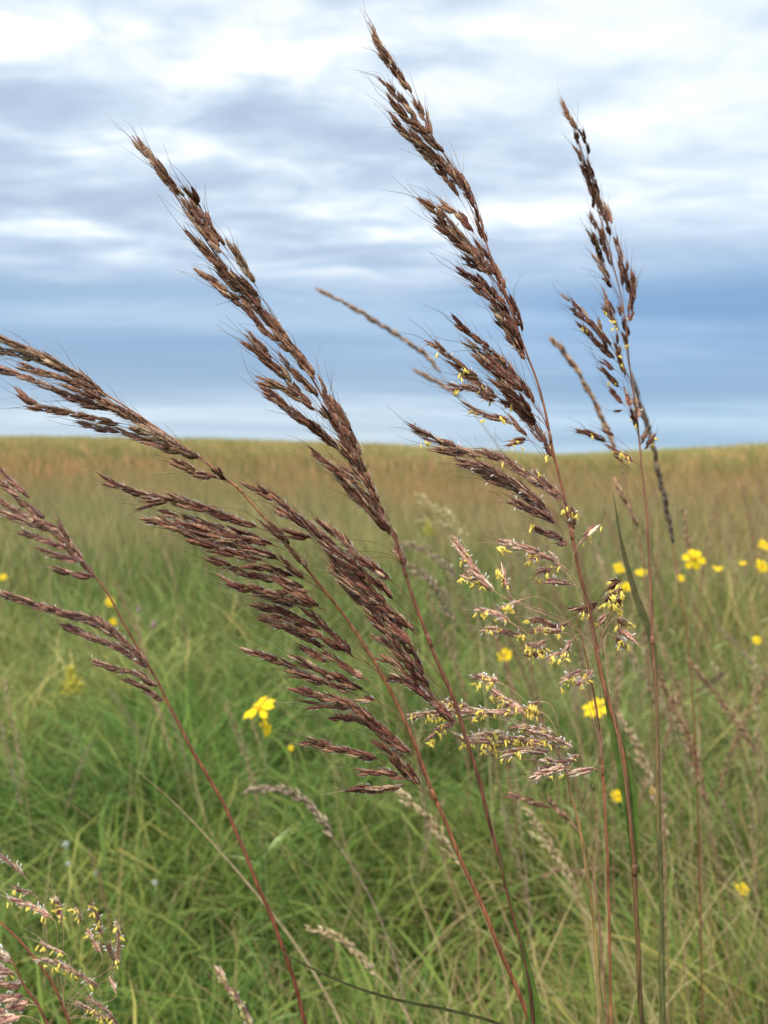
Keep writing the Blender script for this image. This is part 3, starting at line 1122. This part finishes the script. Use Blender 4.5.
# ------------------------------------------------------------------ yellow flowers etc.
def petal_mesh(n_teeth=3):
    mb = MB()
    nu, nv = 8, 5
    vs = []
    for i in range(nu + 1):
        u = i / nu
        wid = .30 * (math.sin(min(u * 1.25, 1) * PI * .5) ** .8) * (1 if u < .8 else 1 - ((u - .8) / .2) ** 2 * .35)
        for j in range(nv):
            v = j / (nv - 1) * 2 - 1
            tip = 1 - .13 * abs(math.sin(v * PI * 1.1)) * (u ** 4) - .16 * v * v * u
            vs.append((v * wid, .12 + .88 * u * tip, .10 * u - .16 * u * u + .05 * v * v))
    fs = []
    for i in range(nu):
        for j in range(nv - 1):
            a = i * nv + j
            fs.append((a, a + 1, a + nv + 1, a + nv))
    mb.add(vs, fs)
    o = mb.build('petal', PETAL)
    me = o.data
    bpy.data.objects.remove(o)
    return me


def disc_mesh():
    mb = MB()
    rnd = random.Random(4)
    for k in range(70):            # packed florets in a spiral dome
        r = .155 * math.sqrt((k + .5) / 70)
        a = k * 2.39996
        z = .08 * (1 - (r / .18) ** 2)
        c = np.array([r * math.cos(a), r * math.sin(a), z])
        mb.tube([c - (0, 0, .05), c + (0, 0, .005), c + (0, 0, .03)], [.022, .024, .008], 5)
    o = mb.build('disc', DISC)
    me = o.data
    bpy.data.objects.remove(o)
    return me


PETAL_ME = petal_mesh()
DISC_ME = disc_mesh()


def yellow_flower(px, py, size, depth, label, facing, seed=0, petals=8, group='yellow flowers in the prairie'):
    """facing: world direction of the flower's face; size in pixels across"""
    rnd = random.Random(seed)
    c = P(px, py, depth)
    R_ = size * depth / F / 2
    gz = float(ground_z(c[0], c[1]))
    lean = rnd.uniform(-.10, .14)
    root = np.array([c[0] + lean, c[1] + rnd.uniform(-.05, .05), gz])
    t = thing('yellow_flower', root, label, 'flower', group)
    fz = unit(facing)
    back = c - fz * R_ * .25
    q = smooth_curve([root + (0, 0, -.01), root * .6 + back * .4 + np.array([lean * -.15, 0, 0]), back - np.array([0, 0, .05 * depth / 1.5]) - fz * .01, back], 16)
    mb = MB()
    mb.tube(q, np.linspace(.0016, .0009, 16), 6)
    for k in range(5):
        i = 3 + k * 2
        a = rnd.uniform(0, 6.28)
        dv = np.array([math.cos(a), math.sin(a), .6])
        mb.ribbon(smooth_curve([q[i], q[i] + dv * .025, q[i] + dv * .05 - np.array([0, 0, .008])], 6), [.002, .007, .009, .007, .004, .0006], np.cross(dv, (0, 0, 1)), 0, .1)
    # cup of bracts behind the flower
    mb.tube([back - fz * R_ * .05, back + fz * R_ * .12, back + fz * R_ * .22], [R_ * .10, R_ * .24, R_ * .26], 8)
    mb.build('stem', GSTEM, t, origin=root)
    up = np.array([0.2, 0, 1.0])
    X = unit(np.cross(up, fz))
    Y = np.cross(fz, X)
    Mx = Matrix([[X[0], Y[0], fz[0]], [X[1], Y[1], fz[1]], [X[2], Y[2], fz[2]]]).to_4x4()
    d = bpy.data.objects.new('disc', DISC_ME)
    COL.objects.link(d)
    d.parent = t
    d.matrix_basis = Matrix.Translation((c - root).tolist()) @ Mx @ Matrix.Scale(R_, 4)
    ph = rnd.uniform(0, 6.28)
    for k in range(petals):
        p = bpy.data.objects.new('petal', PETAL_ME)
        COL.objects.link(p)
        p.parent = t
        s = R_ * rnd.uniform(.9, 1.08)
        p.matrix_basis = (Matrix.Translation((c - root).tolist()) @ Mx @ Matrix.Rotation(ph + k * 2 * PI / petals + rnd.uniform(-.08, .08), 4, 'Z')
                          @ Matrix.Rotation(rnd.uniform(-.30, .34), 4, 'X') @ Matrix.Diagonal((s * (8 / petals) * .74, s, s, 1)))
    return t


FL = [
    (259, 708, 37, 1.25, 'large bright yellow flower left of the russet stem, upper of a touching pair', (-.45, -.42, .8), 8),
    (266, 728, 20, 1.27, 'smaller drooping yellow flower tucked under the large one left of the russet stem', (.7, -.4, .1), 8),
    (694, 559, 25, 1.6, 'yellow flower with orange centre facing us, right of the dark narrow spike', (-.1, -1, .35), 6),
    (596, 708, 28, 1.5, 'yellow flower half behind the bronze stem and its leaf', (-.2, -.6, .8), 9),
    (505, 655, 17, 2.1, 'blurred yellow flower under the flowering pink branches', (0, -1, .5), 8),
    (742, 889, 17, 1.7, 'small yellow flower low down near the right edge in green grass', (0, -.5, .9), 8),
    (762, 566, 17, 2.2, 'yellow flower at the right edge, larger of the two there', (.2, -1, .4), 8),
    (764, 545, 13, 2.6, 'yellow flower cut by the right edge, above its larger neighbour', (.2, -.8, .6), 8),
    (743, 563, 9, 2.6, 'yellow bloom just left of the larger right-edge flower', (.0, -.4, .9), 8),
    (718, 568, 12, 2.4, 'flattened yellow bloom between the orange-centred flower and the right edge', (0, -.3, 1), 8),
    (641, 572, 13, 2.4, 'yellow bloom immediately left of the slender green stem', (0, -.5, .9), 8),
    (619, 568, 13, 2.4, 'yellow bloom in a loose trio left of the slender green stem, topmost', (.1, -.9, .5), 8),
    (626, 587, 12, 2.3, 'yellow bloom in a loose trio left of the slender green stem, lowest', (-.1, -.9, .5), 8),
    (617, 796, 15, 1.9, 'yellow flower peeping out right beside the green leaf on the bronze stem', (.3, -.7, .5), 8),
    (655, 791, 11, 2.0, 'small yellow flower touching the slender green stem low down', (.0, -.9, .5), 8),
    (681, 578, 9, 3.0, 'tiny yellow bloom below and left of the orange-centred flower', (.0, -.9, .5), 8),
    (757, 640, 11, 2.3, 'yellow bloom among brown stalks at the right edge, mid height', (.0, -.9, .5), 8),
    (138, 792 - 222, 9, 4.5, 'faint yellow bloom in the far left meadow beneath the long drooping brown clump', (0, -.9, .6), 8),
    (110, 602, 11, 4.5, 'blurred yellow bloom behind the red left stem, upper of two', (0, -.9, .6), 8),
    (113, 622, 9, 4.5, 'blurred yellow bloom behind the red left stem, lower of two', (.2, -.9, .6), 8),
    (3, 577, 9, 5.0, 'blurred yellow bloom at the left edge above the rosy-brown clump', (0, -.9, .6), 8),
    (135, 749, 7, 2.6, 'tiny yellow bloom low in the left meadow', (0, -.9, .6), 8),
    (330, 517, 8, 5.5, 'faint yellow bloom in the middle distance between the two dark heads', (0, -.9, .6), 8),
]
for k, (x, y, s, d, lab, fc, pt) in enumerate(FL):
    if y == 749:
        x, y = 291, 748
        lab = 'tiny yellow bloom just left of the lone lowest brown branches of the russet stem'
    if y in (570, 517):
        continue
    yellow_flower(x, y, s, d, lab, fc, seed=40 + k, petals=pt)


def goldenrod(px, py, size, depth, label, seed):
    rnd = random.Random(seed)
    c = P(px, py, depth)
    gz = float(ground_z(c[0], c[1]))
    root = np.array([c[0] + .05, c[1], gz])
    t = thing('goldenrod', root, label, 'flower')
    s = size * depth / F
    mb = MB()
    mb.tube(smooth_curve([root + (0, 0, -.01), root * .5 + c * .5, c - (0, 0, s * .5)], 12), np.linspace(.003, .0015, 12), 6)
    mb.build('stem', GSTEM, t, origin=root)
    mb = MB()
    for k in range(120):
        u = rnd.random()
        r = s * .55 * (1 - u * .8) * rnd.random()
        a = rnd.uniform(0, 6.28)
        q = c + np.array([r * math.cos(a) - u * s * .15, r * math.sin(a), s * (u - .5)])
        mb.tube([q, q + (rnd.gauss(0, .004), rnd.gauss(0, .004), .006), q + (0, 0, .010)], [.001, .0032, .001], 5)
    mb.build('flower_plume', PLUME, t, origin=c)
    return t


goldenrod(75, 682, 26, 2.2, 'blurred upright yellow flower plume in grass below the rosy-brown clump at left', 71)
goldenrod(430, 528, 16, 4.5, 'small blurred yellow plume in the meadow left of the flowering branches', 72)


def puff_flower(name, px, py, size, depth, label, mat, seed, group):
    rnd = random.Random(seed)
    c = P(px, py, depth)
    R_ = size * depth / F / 2
    gz = float(ground_z(c[0], c[1]))
    root = np.array([c[0] + rnd.uniform(-.04, .04), c[1] + .02, gz])
    t = thing(name, root, label, 'flower', group)
    mb = MB()
    mb.tube(smooth_curve([root + (0, 0, -.01), root * .4 + c * .6, c], 12), .0012, 5)
    mb.build('stem', GSTEM, t, origin=root)
    mb = MB()
    for k in range(26):
        v = unit(np.array([rnd.gauss(0, 1), rnd.gauss(0, 1), rnd.gauss(.3, 1)]))
        ll = rnd.uniform(.6, 1.25)
        mb.tube([c, c + v * R_ * .7 * ll, c + v * R_ * ll], [R_ * .05, R_ * .18, R_ * .04], 5)
    mb.build('bloom', mat, t, origin=c)


WG, PG_ = 'small white flowers low in the grass', 'small pink flowers in the left meadow'
puff_flower('white_flower', 66, 845, 8, 1.7, 'small white flower in dark grass, largest and leftmost of a few there', WHITEP, 81, WG)
puff_flower('white_flower', 68, 864, 5, 1.7, 'small white flower directly under the largest white one', WHITEP, 82, WG)
puff_flower('white_flower', 96, 873, 5, 1.7, 'small white flower right of the vertical white pair at lower left', WHITEP, 83, WG)
puff_flower('white_flower', 155, 883, 6, 1.6, 'small white flower standing apart, nearest the red left stem', WHITEP, 84, WG)
puff_flower('pink_flower', 138, 609, 6, 3.2, 'faint pink bloom just right of the blurred yellow pair', PINKP, 85, PG_)
puff_flower('pink_flower', 154, 625, 7, 3.2, 'faint pink bloom, lower one, in grass right of the rosy-brown clump', PINKP, 86, PG_)


# ------------------------------------------------------------------ scattered seed stalks across the meadow (each its own object)
def stalk_proto(kind, seed):
    rnd = random.Random(seed)
    mat = [RUST, STRAW, DARK, DRAB][kind]
    h = [1.0, .92, .95, .85][kind]
    lean = rnd.uniform(-.22, -.05)
    q = smooth_curve([(0, 0, -.02), (lean * .15, .01, h * .4), (lean * .5, 0, h * .75), (lean, -.01, h)], 24)
    sm = MB(); sm.tube(q, np.linspace(.0016, .0006, 24), 4)
    hm = MB(); spike_mesh(hm, smooth_curve(q[15:][::-1], 10), [.010, .012, .007, .014][kind], 0, rnd, .014, .75, [.3, .35, .2, .5][kind])
    so = sm.build('stem', [RUST, DRYLEAF, RUST, DRYLEAF][kind]); ho = hm.build('seed_head', mat)
    a, b = so.data, ho.data
    bpy.data.objects.remove(so); bpy.data.objects.remove(ho)
    return a, b


KIND_LABEL = ['thin rust-brown seed stalk, blurred, scattered over the prairie behind the front grasses', 'thin straw-coloured seed stalk, blurred, scattered over the prairie behind the front grasses',
              'thin dark brown seed stalk, blurred, scattered over the prairie behind the front grasses', 'thin drab fluffy seed stalk, blurred, scattered over the prairie behind the front grasses']
KIND_GROUP = ['rust-brown seed stalks over the prairie', 'straw seed stalks over the prairie', 'dark brown seed stalks over the prairie', 'drab seed stalks over the prairie']
protos = [[stalk_proto(k, 100 + 7 * k + j) for j in range(4)] for k in range(4)]
rs_ = random.Random(5)
placed = 0
while placed < 230:
    d = 1.6 * (7.5 / 1.6) ** (rs_.random() ** 1.1)
    az = rs_.uniform(-.50, .52)
    right = 1 / (1 + math.exp(-(az - .14) / .05))
    if rs_.random() > .04 + .96 * right:
        continue
    x, y = d * math.tan(az), d
    k = rs_.choices([0, 1, 2, 3], [6, 3, 0, 3])[0]
    a, b = rs_.choice(protos[k])
    t = thing('seed_stalk', (x, y, float(ground_z(x, y))), KIND_LABEL[k], 'seed stalk', KIND_GROUP[k])
    s = rs_.uniform(.55, .98 + .16 * right) * (1.0 if d > 3 else .9)
    t.scale = (s * rs_.choice([1, 1, 1, -1]), s, s)
    t.rotation_euler = (rs_.gauss(0, .05), rs_.gauss(-.03, .08), rs_.gauss(0, .5))
    for nm, me in (('stem', a), ('seed_head', b)):
        o = bpy.data.objects.new(nm, me)
        COL.objects.link(o)
        o.parent = t
    placed += 1


# ------------------------------------------------------------------ the prairie sward (uncountable)
def grass_object(name, n, r0, r1, h_rng, w_rng, mat, label, bend=(.3, 1.3), segs=5, powr=1.0, half=.66, patchy=.5, cat='grass', right_bias=0.0, tip=.04):
    u = rng.random(n * 2)
    r = r0 * (r1 / r0) ** (u ** powr)
    az = (rng.random(n * 2) * 2 - 1) * half
    x = r * np.sin(az)
    y = r * np.cos(az)
    # tussocks: keep by patch noise
    pn = np.array([mnoise.noise((float(a) * 2.2, float(b) * 2.2, 3.1)) for a, b in zip(x, y)]) if r1 < 15 else np.array([mnoise.noise((float(a) * .25, float(b) * .25, 3.1)) for a, b in zip(x, y)])
    keep = rng.random(n * 2) < np.clip(.5 + patchy * pn * 1.6, .05, 1)
    if right_bias:
        keep &= rng.random(n * 2) < np.clip(.45 + right_bias * (az - .05) * 2.5, .12, 1)
    idx = np.nonzero(keep)[0][:n]
    x, y, pn = x[idx], y[idx], pn[idx]
    n = len(x)
    z = ground_z(x, y)
    hgt = rng.uniform(h_rng[0], h_rng[1], n) * (1 + .35 * pn)
    wid = rng.uniform(w_rng[0], w_rng[1], n)
    th = rng.random(n) * 2 * PI
    th = np.where(rng.random(n) < .35, PI + rng.normal(0, .7, n), th)        # wind from the right
    phi0 = rng.uniform(.0, .35, n)
    phi1 = rng.uniform(bend[0], bend[1], n)
    S = segs
    pos = np.zeros((n, S + 1, 3))
    pos[:, 0] = np.stack([x, y, z - .01], 1)
    ds = hgt / S
    curl = rng.normal(0, .9, n)
    kink = rng.normal(0, .28, (n, S + 1))
    for k in range(1, S + 1):
        ph = phi0 + phi1 * ((k - .5) / S) ** 1.5
        tk = th + curl * (k / S) ** 1.5 + kink[:, k]
        pos[:, k] = pos[:, k - 1] + np.stack([np.sin(ph) * np.cos(tk), np.sin(ph) * np.sin(tk), np.cos(ph)], 1) * ds[:, None]
    tw = th + PI / 2 + rng.normal(0, .5, n)
    twk = rng.normal(0, .5, n)
    V = np.zeros((n, S + 1, 2, 3))
    for k in range(S + 1):
        u = k / S
        wk = wid * (np.interp(u, [0, .3, .75, 1], [.75, 1, .6, tip]))
        a = tw + twk * u
        sd = np.stack([np.cos(a), np.sin(a), np.zeros(n)], 1) * wk[:, None] * .5
        V[:, k, 0] = pos[:, k] - sd
        V[:, k, 1] = pos[:, k] + sd
    V = V.reshape(-1, 3)
    b = (np.arange(n) * (S + 1) * 2)[:, None]
    k = np.arange(S)[None, :] * 2
    q = np.stack([b + k, b + k + 1, b + k + 3, b + k + 2], 2).reshape(-1, 4)
    me = bpy.data.meshes.new(name)
    me.vertices.add(len(V))
    me.vertices.foreach_set('co', V.astype(np.float32).ravel())
    me.loops.add(q.size)
    me.loops.foreach_set('vertex_index', q.astype(np.int32).ravel())
    me.polygons.add(len(q))
    me.polygons.foreach_set('loop_start', np.arange(0, q.size, 4, dtype=np.int32))
    me.polygons.foreach_set('use_smooth', np.ones(len(q), bool))
    me.update(calc_edges=True)
    me.materials.append(mat)
    o = bpy.data.objects.new(name, me)
    COL.objects.link(o)
    return tag(o, label, cat, None, 'stuff')


gm = ground_mesh()
gm.materials.append(M_GROUND)
go = bpy.data.objects.new('ground', gm)
COL.objects.link(go)
tag(go, 'gently rising prairie ground under the grass', 'ground', None, 'structure')

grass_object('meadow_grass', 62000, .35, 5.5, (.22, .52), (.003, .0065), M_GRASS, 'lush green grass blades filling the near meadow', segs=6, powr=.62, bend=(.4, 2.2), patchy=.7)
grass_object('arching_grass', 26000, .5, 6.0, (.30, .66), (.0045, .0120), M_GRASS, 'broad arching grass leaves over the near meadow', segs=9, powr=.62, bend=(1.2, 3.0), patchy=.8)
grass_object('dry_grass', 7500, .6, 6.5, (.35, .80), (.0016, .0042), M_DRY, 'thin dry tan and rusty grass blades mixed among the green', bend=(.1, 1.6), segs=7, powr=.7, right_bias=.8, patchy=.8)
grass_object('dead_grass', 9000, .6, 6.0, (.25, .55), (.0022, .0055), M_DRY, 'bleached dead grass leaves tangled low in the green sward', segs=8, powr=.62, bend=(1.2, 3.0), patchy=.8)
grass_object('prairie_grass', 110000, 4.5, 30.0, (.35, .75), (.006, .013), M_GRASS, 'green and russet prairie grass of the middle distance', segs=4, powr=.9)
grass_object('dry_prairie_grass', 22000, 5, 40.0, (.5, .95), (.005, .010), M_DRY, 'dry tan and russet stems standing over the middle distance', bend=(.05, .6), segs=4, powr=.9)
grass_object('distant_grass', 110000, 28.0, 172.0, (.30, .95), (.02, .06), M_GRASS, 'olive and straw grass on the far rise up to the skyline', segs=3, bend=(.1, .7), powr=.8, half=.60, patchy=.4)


# ------------------------------------------------------------------ sky and light
SUN_EL, SUN_AZ = math.radians(56), math.radians(-128)      # high, behind the camera and to the left
world = bpy.data.worlds.new('World')
SC.world = world
world.use_nodes = True
nt = world.node_tree
nd, ln = nt.nodes, nt.links
nd.clear()
out = nd.new('ShaderNodeOutputWorld')
bg = nd.new('ShaderNodeBackground')
sky = nd.new('ShaderNodeTexSky')
sky.sky_type = 'NISHITA'
sky.sun_disc = False
sky.sun_elevation = SUN_EL
sky.sun_rotation = SUN_AZ
sky.air_density = 1.0
sky.dust_density = 1.5
tc = nd.new('ShaderNodeTexCoord')
sx = nd.new('ShaderNodeSeparateXYZ')
ln.new(tc.outputs['Generated'], sx.inputs[0])


def mth(op, a, b=None, clamp=False):
    m = nd.new('ShaderNodeMath')
    m.operation = op
    m.use_clamp = clamp
    for i, v in enumerate((a, b)):
        if v is None:
            continue
        if isinstance(v, (int, float)):
            m.inputs[i].default_value = v
        else:
            ln.new(v, m.inputs[i])
    return m.outputs[0]


def mrange(v, a, b, c, d, smooth=True):
    m = nd.new('ShaderNodeMapRange')
    m.interpolation_type = 'SMOOTHSTEP' if smooth else 'LINEAR'
    for i, k in enumerate((a, b, c, d)):
        m.inputs[i + 1].default_value = k
    ln.new(v, m.inputs[0])
    return m.outputs[0]


dz = mth('ADD', mth('MAXIMUM', sx.outputs[2], 0.0), .10)
cx = mth('DIVIDE', sx.outputs[0], dz)
cy = mth('DIVIDE', sx.outputs[1], dz)
cv = nd.new('ShaderNodeCombineXYZ')
ln.new(cx, cv.inputs[0])
ln.new(cy, cv.inputs[1])


def cloud_noise(sxv, syv, off, detail, rough, dist=.0):
    mp = nd.new('ShaderNodeMapping')
    mp.inputs['Scale'].default_value = (sxv, syv, 1)
    mp.inputs['Location'].default_value = off
    ln.new(cv.outputs[0], mp.inputs[0])
    n = nd.new('ShaderNodeTexNoise')
    n.inputs['Scale'].default_value = 1
    n.inputs['Detail'].default_value = detail
    n.inputs['Roughness'].default_value = rough
    n.inputs['Distortion'].default_value = dist
    ln.new(mp.outputs[0], n.inputs['Vector'])
    return n.outputs[0]


n_big = cloud_noise(1.2, 2.1, (3.3, 5.2, 0), 3, .45, .5)
n_mid = cloud_noise(3.2, 4.8, (7.1, 4.2, 2), 5, .5, .5)
n_fin = cloud_noise(9.5, 11, (2.1, 8.2, 5), 4, .6, .4)
mixn = mth('ADD', mth('ADD', mth('MULTIPLY', n_big, .56), mth('MULTIPLY', n_mid, .35)), mth('MULTIPLY', n_fin, .09))
elev = sx.outputs[2]                                   # sine of elevation
thin = mrange(elev, .16, .46, -.03, .058)             # the deck thins and brightens upwards
rightb = mrange(sx.outputs[0], -.10, .30, .0, .03)
soft = mth('ADD', mth('MULTIPLY', mth('SUBTRACT', mixn, .5), mrange(sx.outputs[0], .0, .30, 1.15, .55)), .5)
lum = mth('ADD', mth('ADD', soft, thin), rightb)
cr = ramp(nd, [(.38, (.40, .49, .62)), (.46, (.49, .59, .71)), (.525, (.66, .745, .83)), (.575, (.86, .91, .945)), (.63, (1.05, 1.06, 1.06))])
ln.new(lum, cr.inputs[0])
# smooth dark slate-blue base of the deck low over the horizon, pale strip right at the skyline
low = ramp(nd, [(0, (.50, .62, .72)), (.03, (.45, .575, .71)), (.06, (.32, .445, .605)), (.12, (.235, .36, .545)), (.18, (.29, .425, .60)), (.22, (.43, .55, .70))])
ln.new(elev, low.inputs[0])
streak = cloud_noise(.22, .62, (1.3, 9.2, 4), 4, .5, .3)
sr = ramp(nd, [(.40, (.88, .91, .94)), (.50, (1.0, 1.0, 1.0)), (.62, (1.30, 1.22, 1.14))])
ln.new(streak, sr.inputs[0])
lowc = mixc(nd, ln, low.outputs[0], sr.outputs[0], 1.0, 'MULTIPLY')
lowc = mixc(nd, ln, lowc, (.74, .85, .95), mrange(sx.outputs[0], -.02, .26, 0, 1), 'MULTIPLY')     # the rain-heavy side
blend = mth('ADD', mrange(elev, .14, .25, 0, 1), mth('MULTIPLY', mth('SUBTRACT', streak, .5), .8), True)
cloud = mixc(nd, ln, lowc, cr.outputs[0], blend)
# overhead, outside the picture, the overcast is brighter still
back = mrange(sx.outputs[1], .25, -.55, 1.0, 1.7)      # and behind the camera, on the sun's side
zen = mth('MULTIPLY', mrange(elev, .47, .95, .68, 1.65), back)
cz = nd.new('ShaderNodeVectorMath')
cz.operation = 'SCALE'
ln.new(cloud, cz.inputs[0])
ln.new(zen, cz.inputs['Scale'])
# blue sky scattered behind and through the deck: the Nishita sky (scaled to the cloud's units)
BGS = .12
cs = nd.new('ShaderNodeVectorMath')
cs.operation = 'SCALE'
ln.new(cz.outputs[0], cs.inputs[0])
cs.inputs['Scale'].default_value = 1.0 / BGS
fin = mixc(nd, ln, sky.outputs[0], cs.outputs[0], .90)
ln.new(fin, bg.inputs[0])
bg.inputs[1].default_value = BGS
ln.new(bg.outputs[0], out.inputs[0])

sl = bpy.data.lights.new('sun', 'SUN')
sl.energy = 2.1
sl.angle = math.radians(10)
sl.color = (1.0, .93, .80)
so = bpy.data.objects.new('sun', sl)
COL.objects.link(so)
dvec = Vector((math.sin(SUN_AZ) * math.cos(SUN_EL), math.cos(SUN_AZ) * math.cos(SUN_EL), math.sin(SUN_EL)))
so.rotation_euler = dvec.to_track_quat('Z', 'Y').to_euler()
so.location = (0, 0, 30)

SC.view_settings.view_transform = 'Standard'
SC.view_settings.look = 'None'
SC.view_settings.exposure = 0.86
SC.view_settings.gamma = 1
SC.cycles.max_bounces = 6
SC.cycles.transmission_bounces = 4
SC.cycles.diffuse_bounces = 4
